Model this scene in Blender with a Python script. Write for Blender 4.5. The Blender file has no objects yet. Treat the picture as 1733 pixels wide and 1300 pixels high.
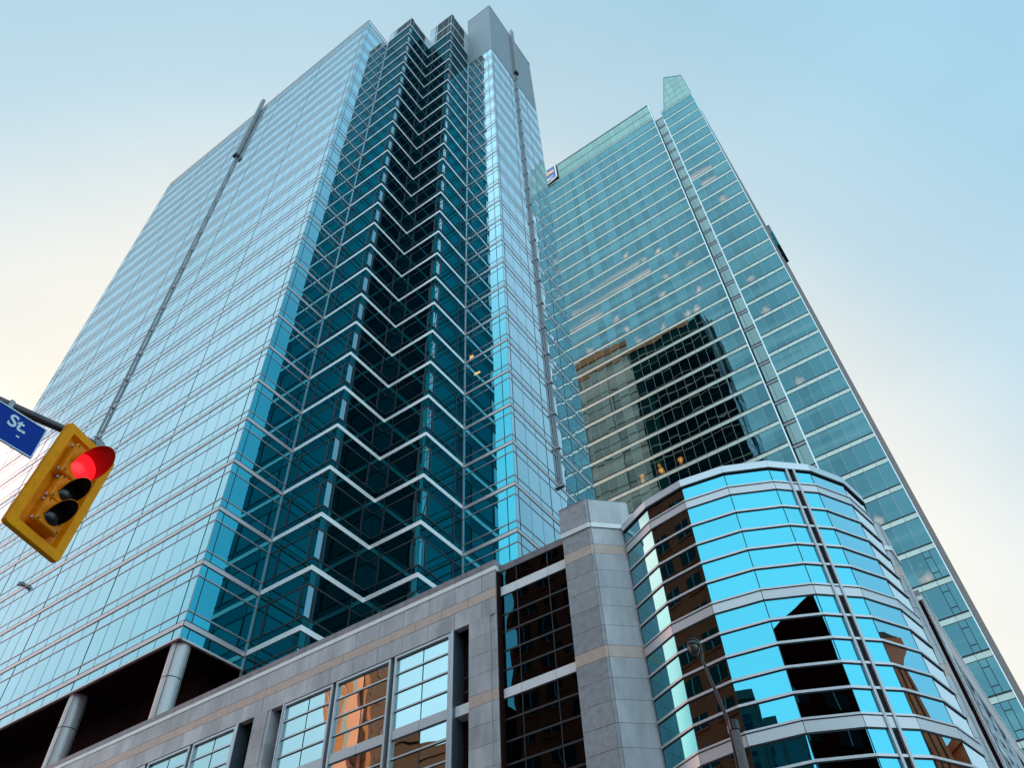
import bpy, math, random
from mathutils import Vector, Matrix
random.seed(7)
R = math.radians
C = bpy.context.scene.collection
scene = bpy.context.scene
EYE = 1.6

# ------------------------------------------------------------------ materials
MATS = {}
def newmat(name):
    m = bpy.data.materials.new(name); m.use_nodes = True
    nt = m.node_tree; p = nt.nodes['Principled BSDF']
    MATS[name] = m
    return m, nt, p
def lk(nt, a, b): nt.links.new(a, b)

def glass(name, tint, rough=0.0, wave=0.25, amp=0.012, vary=0.10, pale=0.0, palecol=(.3, .5, .5), streak=0.0, edge=(1, 1, 1), graze=None):
    """coated mirror glass: a tinted metal-like reflector, every pane a little different and slightly wavy"""
    m, nt, p = newmat(name)
    p.inputs['Metallic'].default_value = 1.0
    p.inputs['Roughness'].default_value = rough
    p.inputs['Specular Tint'].default_value = (*edge, 1)
    geo = nt.nodes.new('ShaderNodeNewGeometry')
    mr = nt.nodes.new('ShaderNodeMapRange')
    mr.inputs['To Min'].default_value = 1 - vary; mr.inputs['To Max'].default_value = 1 + vary
    lk(nt, geo.outputs['Random Per Island'], mr.inputs['Value'])
    mul = nt.nodes.new('ShaderNodeMix'); mul.data_type = 'RGBA'; mul.blend_type = 'MULTIPLY'
    mul.inputs['Factor'].default_value = 1.0
    mul.inputs['A'].default_value = (*tint, 1)
    lk(nt, mr.outputs['Result'], mul.inputs['B'])
    col = mul.outputs['Result']
    tc = nt.nodes.new('ShaderNodeTexCoord')
    if pale > 0:
        # some panes have blinds down behind the glass
        wn = nt.nodes.new('ShaderNodeTexWhiteNoise'); wn.noise_dimensions = '1D'
        lk(nt, geo.outputs['Random Per Island'], wn.inputs['W'])
        rmp = nt.nodes.new('ShaderNodeValToRGB')
        rmp.color_ramp.elements[0].position = 1 - pale; rmp.color_ramp.elements[0].color = (0, 0, 0, 1)
        rmp.color_ramp.elements[1].position = 1 - pale + .06; rmp.color_ramp.elements[1].color = (.55, .55, .55, 1)
        lk(nt, wn.outputs['Value'], rmp.inputs['Fac'])
        mx = nt.nodes.new('ShaderNodeMix'); mx.data_type = 'RGBA'
        lk(nt, rmp.outputs['Color'], mx.inputs['Factor'])
        lk(nt, col, mx.inputs['A']); mx.inputs['B'].default_value = (*palecol, 1)
        col = mx.outputs['Result']
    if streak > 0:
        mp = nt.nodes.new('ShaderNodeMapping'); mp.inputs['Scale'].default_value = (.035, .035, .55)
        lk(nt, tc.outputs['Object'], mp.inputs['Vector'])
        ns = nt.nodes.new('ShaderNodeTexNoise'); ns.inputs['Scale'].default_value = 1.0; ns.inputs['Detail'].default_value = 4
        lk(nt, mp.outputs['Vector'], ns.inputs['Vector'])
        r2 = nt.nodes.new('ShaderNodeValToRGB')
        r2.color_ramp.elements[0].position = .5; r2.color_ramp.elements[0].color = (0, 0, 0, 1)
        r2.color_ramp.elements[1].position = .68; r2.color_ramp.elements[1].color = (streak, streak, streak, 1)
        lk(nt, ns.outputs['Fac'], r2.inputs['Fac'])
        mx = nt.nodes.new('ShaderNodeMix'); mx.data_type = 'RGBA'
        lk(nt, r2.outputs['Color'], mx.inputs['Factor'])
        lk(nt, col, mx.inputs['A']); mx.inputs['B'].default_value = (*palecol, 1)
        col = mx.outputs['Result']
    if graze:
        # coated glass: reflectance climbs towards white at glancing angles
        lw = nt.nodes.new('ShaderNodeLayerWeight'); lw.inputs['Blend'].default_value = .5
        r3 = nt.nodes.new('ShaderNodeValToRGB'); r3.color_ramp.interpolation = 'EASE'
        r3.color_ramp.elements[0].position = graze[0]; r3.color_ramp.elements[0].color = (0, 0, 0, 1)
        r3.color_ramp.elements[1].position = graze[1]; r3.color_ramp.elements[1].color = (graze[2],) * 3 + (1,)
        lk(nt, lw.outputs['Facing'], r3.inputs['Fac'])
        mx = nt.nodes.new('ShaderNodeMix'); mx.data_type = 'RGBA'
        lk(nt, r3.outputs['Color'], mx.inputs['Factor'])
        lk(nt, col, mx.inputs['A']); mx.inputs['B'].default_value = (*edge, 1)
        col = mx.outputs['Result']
    lk(nt, col, p.inputs['Base Color'])
    n = nt.nodes.new('ShaderNodeTexNoise'); n.inputs['Scale'].default_value = wave; n.inputs['Detail'].default_value = 1.0
    lk(nt, tc.outputs['Object'], n.inputs['Vector'])
    b = nt.nodes.new('ShaderNodeBump'); b.inputs['Strength'].default_value = 1.0; b.inputs['Distance'].default_value = amp
    lk(nt, n.outputs['Fac'], b.inputs['Height']); lk(nt, b.outputs['Normal'], p.inputs['Normal'])
    return m

def solid(name, col, rough=.5, metal=0.0, noise=0.0, nscale=3.0, stretch=(1, 1, 1), island=0.0, bump=0.0, spec=.5, col2=None):
    m, nt, p = newmat(name)
    p.inputs['Roughness'].default_value = rough; p.inputs['Metallic'].default_value = metal
    p.inputs['Specular IOR Level'].default_value = spec
    p.inputs['Base Color'].default_value = (*col, 1)
    out = None
    if noise > 0 or bump > 0:
        tc = nt.nodes.new('ShaderNodeTexCoord')
        mp = nt.nodes.new('ShaderNodeMapping'); mp.inputs['Scale'].default_value = stretch
        lk(nt, tc.outputs['Object'], mp.inputs['Vector'])
        n = nt.nodes.new('ShaderNodeTexNoise'); n.inputs['Scale'].default_value = nscale; n.inputs['Detail'].default_value = 6
        n.inputs['Roughness'].default_value = .65
        lk(nt, mp.outputs['Vector'], n.inputs['Vector'])
        mx = nt.nodes.new('ShaderNodeMix'); mx.data_type = 'RGBA'
        c2 = col2 or tuple(c * (1 - noise) for c in col)
        mr = nt.nodes.new('ShaderNodeMapRange'); mr.inputs['From Min'].default_value = .35; mr.inputs['From Max'].default_value = .65
        lk(nt, n.outputs['Fac'], mr.inputs['Value'])
        lk(nt, mr.outputs['Result'], mx.inputs['Factor'])
        mx.inputs['A'].default_value = (*c2, 1); mx.inputs['B'].default_value = (*[min(1, c * (1 + noise * .5)) for c in col], 1)
        out = mx.outputs['Result']
        if bump > 0:
            b = nt.nodes.new('ShaderNodeBump'); b.inputs['Distance'].default_value = bump
            lk(nt, n.outputs['Fac'], b.inputs['Height']); lk(nt, b.outputs['Normal'], p.inputs['Normal'])
    if island > 0:
        geo = nt.nodes.new('ShaderNodeNewGeometry')
        mr = nt.nodes.new('ShaderNodeMapRange'); mr.inputs['To Min'].default_value = 1 - island; mr.inputs['To Max'].default_value = 1 + island
        lk(nt, geo.outputs['Random Per Island'], mr.inputs['Value'])
        mul = nt.nodes.new('ShaderNodeMix'); mul.data_type = 'RGBA'; mul.blend_type = 'MULTIPLY'; mul.inputs['Factor'].default_value = 1
        if out: lk(nt, out, mul.inputs['A'])
        else: mul.inputs['A'].default_value = (*col, 1)
        lk(nt, mr.outputs['Result'], mul.inputs['B'])
        out = mul.outputs['Result']
    if out: lk(nt, out, p.inputs['Base Color'])
    return m

def emit(name, col, s, base=(.02, .02, .02)):
    m, nt, p = newmat(name)
    p.inputs['Base Color'].default_value = (*base, 1)
    p.inputs['Emission Color'].default_value = (*col, 1); p.inputs['Emission Strength'].default_value = s
    p.inputs['Roughness'].default_value = .25
    return m

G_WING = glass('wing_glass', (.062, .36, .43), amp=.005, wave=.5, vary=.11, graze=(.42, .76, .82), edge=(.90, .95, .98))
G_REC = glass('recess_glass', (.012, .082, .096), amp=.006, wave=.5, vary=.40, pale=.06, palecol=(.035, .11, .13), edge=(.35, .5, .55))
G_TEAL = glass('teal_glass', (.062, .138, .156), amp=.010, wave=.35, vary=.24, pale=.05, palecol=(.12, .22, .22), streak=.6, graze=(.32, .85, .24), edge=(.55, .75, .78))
G_SCREEN = glass('screen_glass', (.23, .31, .27), rough=.12, amp=.006, vary=.08, edge=(.8, .9, .9))
G_SLOT = glass('slot_glass', (.17, .22, .21), rough=.05, amp=.006, vary=.10)
G_CURVE = glass('curve_glass', (.080, .39, .470), amp=.004, wave=.55, vary=.04, graze=(.37, .80, .85))
G_POD = glass('window_glass', (.42, .53, .54), amp=.020, wave=.45, vary=.03)
G_DARK = glass('dark_glass', (.014, .075, .105), amp=.010, wave=.6, vary=.10)
BAND = solid('band_metal', (.57, .48, .48), rough=.32, metal=.35, island=.04)
MULL = solid('mullion_metal', (.34, .31, .33), rough=.35, metal=.5)
GASK = solid('gasket', (.018, .018, .024), rough=.6)
WHITEB = solid('white_band', (.88, .82, .80), rough=.35, metal=.1, noise=.06, nscale=.6, island=.03)
RAILM = solid('rail_metal', (.24, .22, .225), rough=.4, metal=.2)
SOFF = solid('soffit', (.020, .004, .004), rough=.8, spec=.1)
DARK = solid('dark_backing', (.010, .010, .013), rough=.7, spec=.2)
OPEN = solid('dark_opening', (.010, .020, .025), rough=.5, spec=.12)
PANEL = solid('pale_panel', (.42, .47, .50), rough=.4, metal=.3, island=.05)
LOUV = solid('louvre_metal', (.50, .51, .54), rough=.45, metal=.35)
LSHADE = solid('louvre_void', (.06, .075, .09), rough=.7)
COLM = solid('column_cladding', (.52, .47, .46), rough=.35, metal=.25, noise=.05, nscale=.8)
STONE = solid('grey_granite', (.53, .49, .50), rough=.42, noise=.30, nscale=1.1, stretch=(1, 1, .3), island=.12, bump=.002)
STONE2 = solid('dark_granite', (.36, .335, .345), rough=.40, noise=.22, nscale=5, island=.10, bump=.002)
BEIGE = solid('beige_granite', (.62, .44, .36), rough=.45, noise=.12, nscale=4, island=.06, bump=.002)
COPE = solid('coping_stone', (.25, .20, .205), rough=.4, noise=.3, nscale=2, island=.08)
JOINT = solid('joint', (.045, .042, .045), rough=.9)
STRIPW = solid('white_stone', (.88, .84, .80), rough=.35, noise=.05, nscale=2, island=.03)
FRAME = solid('window_frame_metal', (.50, .53, .56), rough=.35, metal=.5)
DBAR = solid('dark_bar', (.028, .025, .03), rough=.4)
FRAMED = solid('reveal_metal', (.15, .19, .22), rough=.35, metal=.6)
CBAR = solid('curve_bar_metal', (.62, .58, .59), rough=.34, metal=.4, island=.03)
CAPM = solid('cap_metal', (.60, .60, .62), rough=.30, metal=.5)
CHAN = solid('channel_metal', (.50, .48, .50), rough=.4, metal=.3)
BSTRIP = solid('b_spandrel', (.58, .66, .59), rough=.25, metal=.15, island=.05)
BEDGE = solid('silver_edge', (.75, .78, .80), rough=.3, metal=.5)
BSIDE = solid('brown_side', (.20, .165, .16), rough=.5, noise=.2, nscale=.5)
BFIN = solid('side_fin', (.30, .23, .21), rough=.4, metal=.2)
YEL = solid('signal_yellow', (1.0, .33, .002), rough=.5, noise=.12, nscale=13, spec=.12)
YELD = solid('signal_yellow_body', (.85, .24, .003), spec=.15, rough=.42, noise=.18, nscale=14)
BLACK = solid('visor_black', (.006, .004, .005), rough=.55, spec=.25)
VGLOW = solid('visor_lens_glow', (.30, .01, .012), rough=.4)  # red light of the lens painted into the dark lining
RED = emit('red_lens', (1.0, .010, .018), 1.6, (.4, .0, .0))
LENSD = solid('dark_lens', (.012, .008, .006), rough=.2)
STEEL = solid('galvanised_steel', (.30, .29, .30), rough=.45, metal=.6, noise=.15, nscale=20)
POLE = solid('brown_pole', (.10, .075, .075), rough=.4, metal=.5, noise=.2, nscale=8)
LPOLE = solid('lamp_pole_paint', (.115, .085, .08), rough=.5, noise=.3, nscale=25)
LDARK = solid('lamp_arm_dark', (.030, .026, .030), rough=.35, metal=.3)
LGLASS = solid('lamp_bowl', (.10, .075, .06), rough=.2, spec=.5)
SBLUE = solid('sign_blue', (.004, .040, .30), spec=.08, rough=.5, noise=.06, nscale=30)
SWHITE = solid('sign_white', (.62, .72, .80), rough=.4)
RBLUE = emit('logo_blue', (.004, .10, .42), .75)
RWHITE = emit('logo_white', (.85, .92, 1.0), .8)
RGOLD = emit('logo_gold', (.95, .55, .22), .8)
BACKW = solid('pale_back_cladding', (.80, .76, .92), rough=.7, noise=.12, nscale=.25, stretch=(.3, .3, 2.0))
BROWNS = solid('brown_stone', (.80, .22, .09), rough=.8, noise=.2, nscale=.8)
BRICK_R = solid('red_brick', (.95, .22, .06), rough=.8, noise=.15, nscale=.6)
DKBR = solid('dark_brown_wall', (.085, .03, .014), rough=.8, noise=.2, nscale=.4)
BRICK_O = solid('orange_brick', (.60, .20, .075), rough=.8, noise=.12, nscale=.6)
BROWNW = solid('brown_wall', (.92, .06, .012), rough=.8, noise=.2, nscale=.4)
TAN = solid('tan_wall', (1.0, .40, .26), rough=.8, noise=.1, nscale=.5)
DTOW = solid('dark_tower_wall', (.05, .002, .002), rough=.9, spec=.0)
GREENW = solid('green_wall', (.12, .17, .16), rough=.6, noise=.2, nscale=.5)
CONC = solid('concrete', (.42, .42, .42), rough=.8, noise=.12, nscale=.4)
ASPH = solid('asphalt', (.05, .05, .052), rough=.85, noise=.2, nscale=6)
PAVE = solid('paving', (.26, .25, .24), rough=.8, noise=.15, nscale=3)
LINE = solid('road_paint', (.75, .75, .72), rough=.6)

# lit ceiling seen through a teal pane
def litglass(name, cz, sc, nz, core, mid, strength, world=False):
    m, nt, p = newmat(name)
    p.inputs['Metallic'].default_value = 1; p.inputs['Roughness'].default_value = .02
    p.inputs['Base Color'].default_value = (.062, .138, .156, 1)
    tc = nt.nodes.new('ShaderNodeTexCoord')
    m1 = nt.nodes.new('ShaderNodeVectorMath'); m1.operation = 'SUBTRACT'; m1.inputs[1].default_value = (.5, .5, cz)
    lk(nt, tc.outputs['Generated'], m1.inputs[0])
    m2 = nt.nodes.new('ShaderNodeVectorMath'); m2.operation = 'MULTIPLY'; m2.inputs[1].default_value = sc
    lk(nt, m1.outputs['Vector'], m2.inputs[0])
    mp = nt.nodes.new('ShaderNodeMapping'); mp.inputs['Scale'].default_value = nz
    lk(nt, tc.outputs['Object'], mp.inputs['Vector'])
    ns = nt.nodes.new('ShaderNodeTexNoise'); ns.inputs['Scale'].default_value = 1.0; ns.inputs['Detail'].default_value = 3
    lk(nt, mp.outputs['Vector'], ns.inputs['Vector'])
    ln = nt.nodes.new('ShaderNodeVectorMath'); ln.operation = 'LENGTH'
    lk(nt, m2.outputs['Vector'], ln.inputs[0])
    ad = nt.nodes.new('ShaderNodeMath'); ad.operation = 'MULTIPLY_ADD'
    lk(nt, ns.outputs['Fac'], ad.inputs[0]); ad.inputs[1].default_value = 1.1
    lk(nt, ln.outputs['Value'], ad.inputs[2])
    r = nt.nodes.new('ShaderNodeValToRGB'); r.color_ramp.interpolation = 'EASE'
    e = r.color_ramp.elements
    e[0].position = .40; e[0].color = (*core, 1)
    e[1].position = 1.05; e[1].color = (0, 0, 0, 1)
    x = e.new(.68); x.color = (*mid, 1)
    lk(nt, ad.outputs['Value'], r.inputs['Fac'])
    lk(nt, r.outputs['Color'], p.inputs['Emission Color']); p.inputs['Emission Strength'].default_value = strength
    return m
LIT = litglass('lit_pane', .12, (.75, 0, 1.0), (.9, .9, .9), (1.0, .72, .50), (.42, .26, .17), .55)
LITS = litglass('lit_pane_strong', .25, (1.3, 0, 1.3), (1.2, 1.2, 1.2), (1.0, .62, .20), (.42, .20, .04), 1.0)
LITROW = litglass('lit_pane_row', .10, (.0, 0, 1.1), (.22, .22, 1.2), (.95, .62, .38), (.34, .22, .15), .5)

G_CORN = glass('corner_glass', (.24, .34, .38), amp=.02, wave=.6, vary=.12)  # paler copy of the recess glass: sky reflection put into its tint
JLINE = solid('glass_joint', (.10, .16, .19), rough=.5)
# ------------------------------------------------------------------ mesh builder
def ident(x, y): return (x, y)
class MB:
    def __init__(s, scale=1.0, pmap=ident):
        s.v = []; s.f = []; s.mi = []; s.mats = []; s.s = scale; s.pm = pmap
    def m(s, mat):
        if mat not in s.mats: s.mats.append(mat)
        return s.mats.index(mat)
    def pt(s, x, y, z):
        x, y = s.pm(x, y)
        return (x * s.s, y * s.s, EYE + (z - EYE) * s.s)
    def poly(s, pts, mat):
        i = len(s.v); s.v += [s.pt(*p) for p in pts]
        s.f.append(tuple(range(i, i + len(pts)))); s.mi.append(s.m(mat))
    def hexa(s, b, t, mat):
        i = len(s.v); s.v += [s.pt(*p) for p in b + t]; k = s.m(mat)
        for q in ((3, 2, 1, 0), (4, 5, 6, 7), (0, 1, 5, 4), (1, 2, 6, 5), (2, 3, 7, 6), (3, 0, 4, 7)):
            s.f.append(tuple(i + j for j in q)); s.mi.append(k)
    def box(s, x0, x1, y0, y1, z0, z1, mat):
        s.hexa([(x0, y0, z0), (x1, y0, z0), (x1, y1, z0), (x0, y1, z0)], [(x0, y0, z1), (x1, y0, z1), (x1, y1, z1), (x0, y1, z1)], mat)
    def prism(s, plan, z0, z1, mat):
        n = len(plan); i = len(s.v); k = s.m(mat)
        s.v += [s.pt(x, y, z0) for x, y in plan] + [s.pt(x, y, z1) for x, y in plan]
        s.f.append(tuple(reversed(range(i, i + n)))); s.mi.append(k)
        s.f.append(tuple(range(i + n, i + 2 * n))); s.mi.append(k)
        for a in range(n):
            b = (a + 1) % n
            s.f.append((i + a, i + b, i + n + b, i + n + a)); s.mi.append(k)
    # pieces along a wall segment A->B; outward = right-hand side of travel
    def sbox(s, A, B, s0, s1, o0, o1, z0, z1, mat):
        L = math.hypot(B[0] - A[0], B[1] - A[1]); dx, dy = (B[0] - A[0]) / L, (B[1] - A[1]) / L; nx, ny = dy, -dx
        P = lambda t, o: (A[0] + dx * t + nx * o, A[1] + dy * t + ny * o)
        q = [P(s0, o1), P(s1, o1), P(s1, o0), P(s0, o0)]
        s.hexa([(x, y, z0) for x, y in q], [(x, y, z1) for x, y in q], mat)
    def pane(s, A, B, s0, s1, o, z0, z1, mat, tilt=0.0):
        L = math.hypot(B[0] - A[0], B[1] - A[1]); dx, dy = (B[0] - A[0]) / L, (B[1] - A[1]) / L; nx, ny = dy, -dx
        a, b = random.uniform(-tilt, tilt), random.uniform(-tilt, tilt)
        def P(t, oo, z): return (A[0] + dx * t + nx * oo, A[1] + dy * t + ny * oo, z)
        s.poly([P(s0, o - a - b, z0), P(s1, o + a - b, z0), P(s1, o + a + b, z1), P(s0, o - a + b, z1)], mat)
    def tube(s, path, rad, mat, n=14, caps=True):
        path = [Vector(p) for p in path]; k = s.m(mat)
        if not isinstance(rad, (list, tuple)): rad = [rad] * len(path)
        i0 = len(s.v); up = None
        for j, p in enumerate(path):
            t = (path[min(j + 1, len(path) - 1)] - path[max(j - 1, 0)]).normalized()
            if up is None: up = Vector((1, 0, 0)) if abs(t.x) < .8 else Vector((0, 1, 0))
            u = (up - t * up.dot(t)).normalized(); w = t.cross(u); up = u
            for a in range(n):
                an = 2 * math.pi * a / n
                q = p + (u * math.cos(an) + w * math.sin(an)) * rad[j]
                s.v.append(s.pt(*q))
        for j in range(len(path) - 1):
            for a in range(n):
                b = (a + 1) % n
                s.f.append((i0 + j * n + a, i0 + j * n + b, i0 + (j + 1) * n + b, i0 + (j + 1) * n + a)); s.mi.append(k)
        if caps:
            s.f.append(tuple(reversed(range(i0, i0 + n)))); s.mi.append(k)
            e = i0 + (len(path) - 1) * n
            s.f.append(tuple(range(e, e + n))); s.mi.append(k)
    def build(s, name, parent=None, smooth=False, loc=None):
        me = bpy.data.meshes.new(name)
        off = Vector((0, 0, 0))
        p = parent
        while p is not None: off += p.location; p = p.parent
        if parent is None and loc is not None: off = Vector(loc)
        me.from_pydata([tuple(Vector(v) - off) for v in s.v], [], s.f)
        for m in s.mats: me.materials.append(m)
        me.polygons.foreach_set('material_index', s.mi)
        if smooth: me.polygons.foreach_set('use_smooth', [True] * len(s.f))
        me.update()
        o = bpy.data.objects.new(name, me); C.objects.link(o)
        if parent is not None: o.parent = parent
        else: o.location = off
        return o

def thing(name, loc, label, cat, group=None):
    o = bpy.data.objects.new(name, None); C.objects.link(o)
    o.location = loc; o.empty_display_size = .5
    o['label'] = label; o['category'] = cat
    if group: o['group'] = group
    return o
def tag(o, label, cat, group=None):
    o['label'] = label; o['category'] = cat
    if group: o['group'] = group
    return o
def structure(o): o['kind'] = 'structure'; return o

def text_mesh(txt, size, depth, mat, bold=0.0):
    cu = bpy.data.curves.new('lettering', 'FONT'); cu.body = txt; cu.size = size; cu.extrude = depth; cu.offset = bold
    cu.align_x = 'CENTER'; cu.align_y = 'CENTER'
    o = bpy.data.objects.new('lettering', cu); C.objects.link(o)
    bpy.context.view_layer.update()
    me = bpy.data.meshes.new_from_object(o.evaluated_get(bpy.context.evaluated_depsgraph_get()))
    bpy.data.objects.remove(o)
    me.materials.clear(); me.materials.append(mat)
    return me

# ================================================================== ground
g = MB(); g.box(-3000, 3000, -3000, 3000, -1.0, -.15, ASPH)
structure(g.build('ground'))
g = MB(); g.box(-400, 6, 1.8, 17.0, -.15, -.004, ASPH); g.box(6, 16, -300, 400, -.15, -.004, ASPH)
structure(g.build('road'))
g = MB()
g.box(-400, 4.6, 17.0, 20.6, -.15, .0, PAVE); g.box(-.5, 4.6, 20.6, 400, -.15, .0, PAVE)
g.box(-400, 4.6, -16.0, 1.8, -.15, .0, PAVE); g.box(16, 60, -16, 1.8, -.15, 0, PAVE)
structure(g.build('pavement'))
g = MB()
for k in range(-30, 1): g.box(k * 9 - 3, k * 9, 9.3, 9.45, -.004, .0, LINE)
structure(g.build('lane_marking'))

# ================================================================== corner office tower (units: 1 u = 0.2077 m about the eye)
ST = .2077
XL, X1, X2, X3, X4 = -382.5, -167.5, -147.0, -126.4, -105.3
Y1, Y2, Y3, Y4, Y5 = 100.0, 120.4, 141.2, 161.6, 218.8
FP = 18.77
def band0(k): return 114.3 + FP * k
TA = thing('office_tower', (-48, 33, 0), 'tall blue mirror glass office tower with a stepped corner of zigzag white bands', 'office tower')

def joints(L, first, step=6.83):
    js = [0.0]; t = first
    while t < L - .8: js.append(t); t += step
    js.append(L); return js
def rjoints(L, first, step=6.83): return [L - j for j in reversed(joints(L, first, step))]

def wing_floor(segs, b, g_rows, tag_last=False):
    gm = MB(ST); bm = MB(ST)
    for A, B, js in segs:
        L = js[-1]
        for z0, z1 in g_rows:
            for a, c in zip(js[:-1], js[1:]):
                gm.pane(A, B, a + .04, c - .04, 0, b + z0, b + z1, G_WING, .012)
        bm.sbox(A, B, 0, L, -.4, .13, b, b + 1.3, BAND)
        bm.sbox(A, B, 0, L, -.4, .05, b - .38, b - .01, GASK)
        bm.sbox(A, B, 0, L, -.4, .05, b + 1.31, b + 1.64, GASK)
        for z in (4.25, 14.9):
            bm.sbox(A, B, 0, L, -.3, .09, b + z, b + z + .42, MULL)
            bm.sbox(A, B, 0, L, -.3, .04, b + z - .16, b + z - .01, GASK)
    gm.build('window_band', TA); bm.build('spandrel_band', TA)

ROWS = [(1.66, 4.03), (4.67, 14.68), (15.32, FP - .42)]
lf = ((XL, Y1), (X1, Y1), rjoints(X1 - XL, 3.4))
ls = ((X1, Y1), (X1, Y2), [0, 2.1, 20.4])
for k in range(26):
    wing_floor([lf, ls], band0(k), ROWS if k < 25 else [(1.66, 8.2)])
rf = ((X3, Y3 + .4 - .4 + 20.4), (X4, Y4), [0, X4 - X3 - 3.2, X4 - X3])
rs = ((X4, Y4), (X4, Y5), joints(Y5 - Y4, 1.9))
for k in range(-2, 25):
    wing_floor([rf, rs], band0(k), ROWS if k < 24 else [(1.66, 4.03), (4.67, 15.6)])

def recess_floor(segs, b, last):
    gm = MB(ST); bm = MB(ST)
    for A, B in segs:
        L = math.hypot(B[0] - A[0], B[1] - A[1])
        convex_end = (A[0] != B[0])      # right-going faces end at the convex corner, back-going faces start there
        js = [0, 4.4, L - 2.25, L] if convex_end else [0, 2.25, L - 4.4, L]
        for z0, z1 in ((2.0, 4.2), (4.75, 14.2), (14.75, FP)):
            if last: break
            for a, c in zip(js[:-1], js[1:]):
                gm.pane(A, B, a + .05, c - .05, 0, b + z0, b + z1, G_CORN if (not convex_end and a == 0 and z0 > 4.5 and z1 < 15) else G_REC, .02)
        bm.sbox(A, B, 0, L, -.4, .16, b + .25, b + 1.85, WHITEB)
        if not last:
            for z in (4.2, 14.2): bm.sbox(A, B, 0, L, -.3, .14, b + z, b + z + .5, GASK)
            # joint lines and the inner window frame
            for t in js[1:-1]: bm.sbox(A, B, t - .10, t + .10, -.3, .10, b + 1.95, b + FP + .15, GASK)
            w0, w1 = (js[1], js[2])
            bm.sbox(A, B, w0 + .3, w0 + .7, -.3, .18, b + 4.7, b + 14.2, GASK)
            bm.sbox(A, B, w1 - .7, w1 - .3, -.3, .18, b + 4.7, b + 14.2, GASK)
    if gm.f: gm.build('window_band', TA)
    bm.build('spandrel_band', TA)
zz1 = [((X1, Y2), (X2, Y2)), ((X2, Y2), (X2, Y3))]
zz2 = [((X2, Y3), (X3, Y3)), ((X3, Y3), (X3, Y4))]
for k in range(-2, 27):
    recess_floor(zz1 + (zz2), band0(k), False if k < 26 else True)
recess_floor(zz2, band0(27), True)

# solid cores behind the glass
m = MB(ST)
m.box(XL + .6, X1 - .6, Y1 + .6, Y5 - 1, 110.9, 592.5, DARK)
m.box(X1 - .7, X2 - .6, Y2 + .6, Y5 - 1.1, 60, 616.5, DARK)
m.box(X2 - .7, X3 - .6, Y3 + .6, Y5 - 1.2, 60, 642, DARK)
m.box(X3 - .7, X4 - .6, Y4 + .6, Y5 - 1.3, 60, 678.5, DARK)
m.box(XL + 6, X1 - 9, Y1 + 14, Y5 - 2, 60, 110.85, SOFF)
m.build('core', TA)
# back of the tower, seen reflected in the teal tower
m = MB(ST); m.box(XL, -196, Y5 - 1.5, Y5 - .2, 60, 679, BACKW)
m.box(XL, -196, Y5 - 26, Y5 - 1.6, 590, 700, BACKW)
m.box(XL, -120, Y5 - .19, Y5 + 1.0, 672, 680, TAN); m.box(XL, -196, Y5 - 3, Y5 + 1.0, 692, 701, TAN)  # warm trim: sunlit glow of the roof edge put into its colour
for zz in range(120, 670, 19): m.box(XL, -196.2, Y5 - .19, Y5 + .5, zz, zz + 1.2, PANEL)
for xx in (-340, -300, -262, -225): m.box(xx, xx + .8, Y5 - .19, Y5 + .3, 60, 670, PANEL)
m.build('back_wall', TA)
for k in range(0, 30):
    m = MB(ST); m.pane((X4, Y5), (-196, Y5), 0, 90.7, 0, band0(k) + 1.6, band0(k) + FP, G_REC)
    m.sbox((X4, Y5), (-196, Y5), 0, 90.7, -.4, .3, band0(k), band0(k) + 1.5, BAND)
    m.build('rear_window_band', TA)
# soffit, trim, columns
m = MB(ST)
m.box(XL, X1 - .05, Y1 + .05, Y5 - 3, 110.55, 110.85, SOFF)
m.build('soffit', TA)
m = MB(ST)
for A, B, js in (lf, ls):
    m.sbox(A, B, -.3 if A[1] == B[1] else .25, js[-1] + (.3 if A[1] == B[1] else 0), -.5, .3, 110.45, 111.0, BAND)
for A, B, js in (lf, ls):
    for a, c in zip(js[:-1], js[1:]): m.pane(A, B, a + .04, c - .04, 0, 111.0, 113.85, G_WING, .012)
m.build('soffit_trim', TA)
def column(x, y):
    m = MB(ST); n = 40; r = 2.45
    for a in range(n):
        a0, a1 = 2 * math.pi * a / n, 2 * math.pi * (a + 1) / n
        for z0, z1 in ((60, 101.3), (101.55, 110.5)):
            m.poly([(x + r * math.cos(a0), y + r * math.sin(a0), z0), (x + r * math.cos(a1), y + r * math.sin(a1), z0),
                    (x + r * math.cos(a1), y + r * math.sin(a1), z1), (x + r * math.cos(a0), y + r * math.sin(a0), z1)], COLM)
    o = m.build('column', TA, smooth=True)
    j = MB(ST)
    j.tube([(x, y, 60.2), (x, y, 110.4)], r - .06, GASK, 40, False)
    for an in (-150, -60, 30, 120):
        ca, sa = math.cos(R(an)), math.sin(R(an))
        j.box(x + ca * (r - .02) - .07, x + ca * (r - .02) + .07, y + sa * (r - .02) - .07, y + sa * (r - .02) + .07, 60, 110.4, GASK)
    j.build('cladding_joint', o)
for i in range(5): column(-170.3 - 41.6 * i, 102.9)
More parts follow.
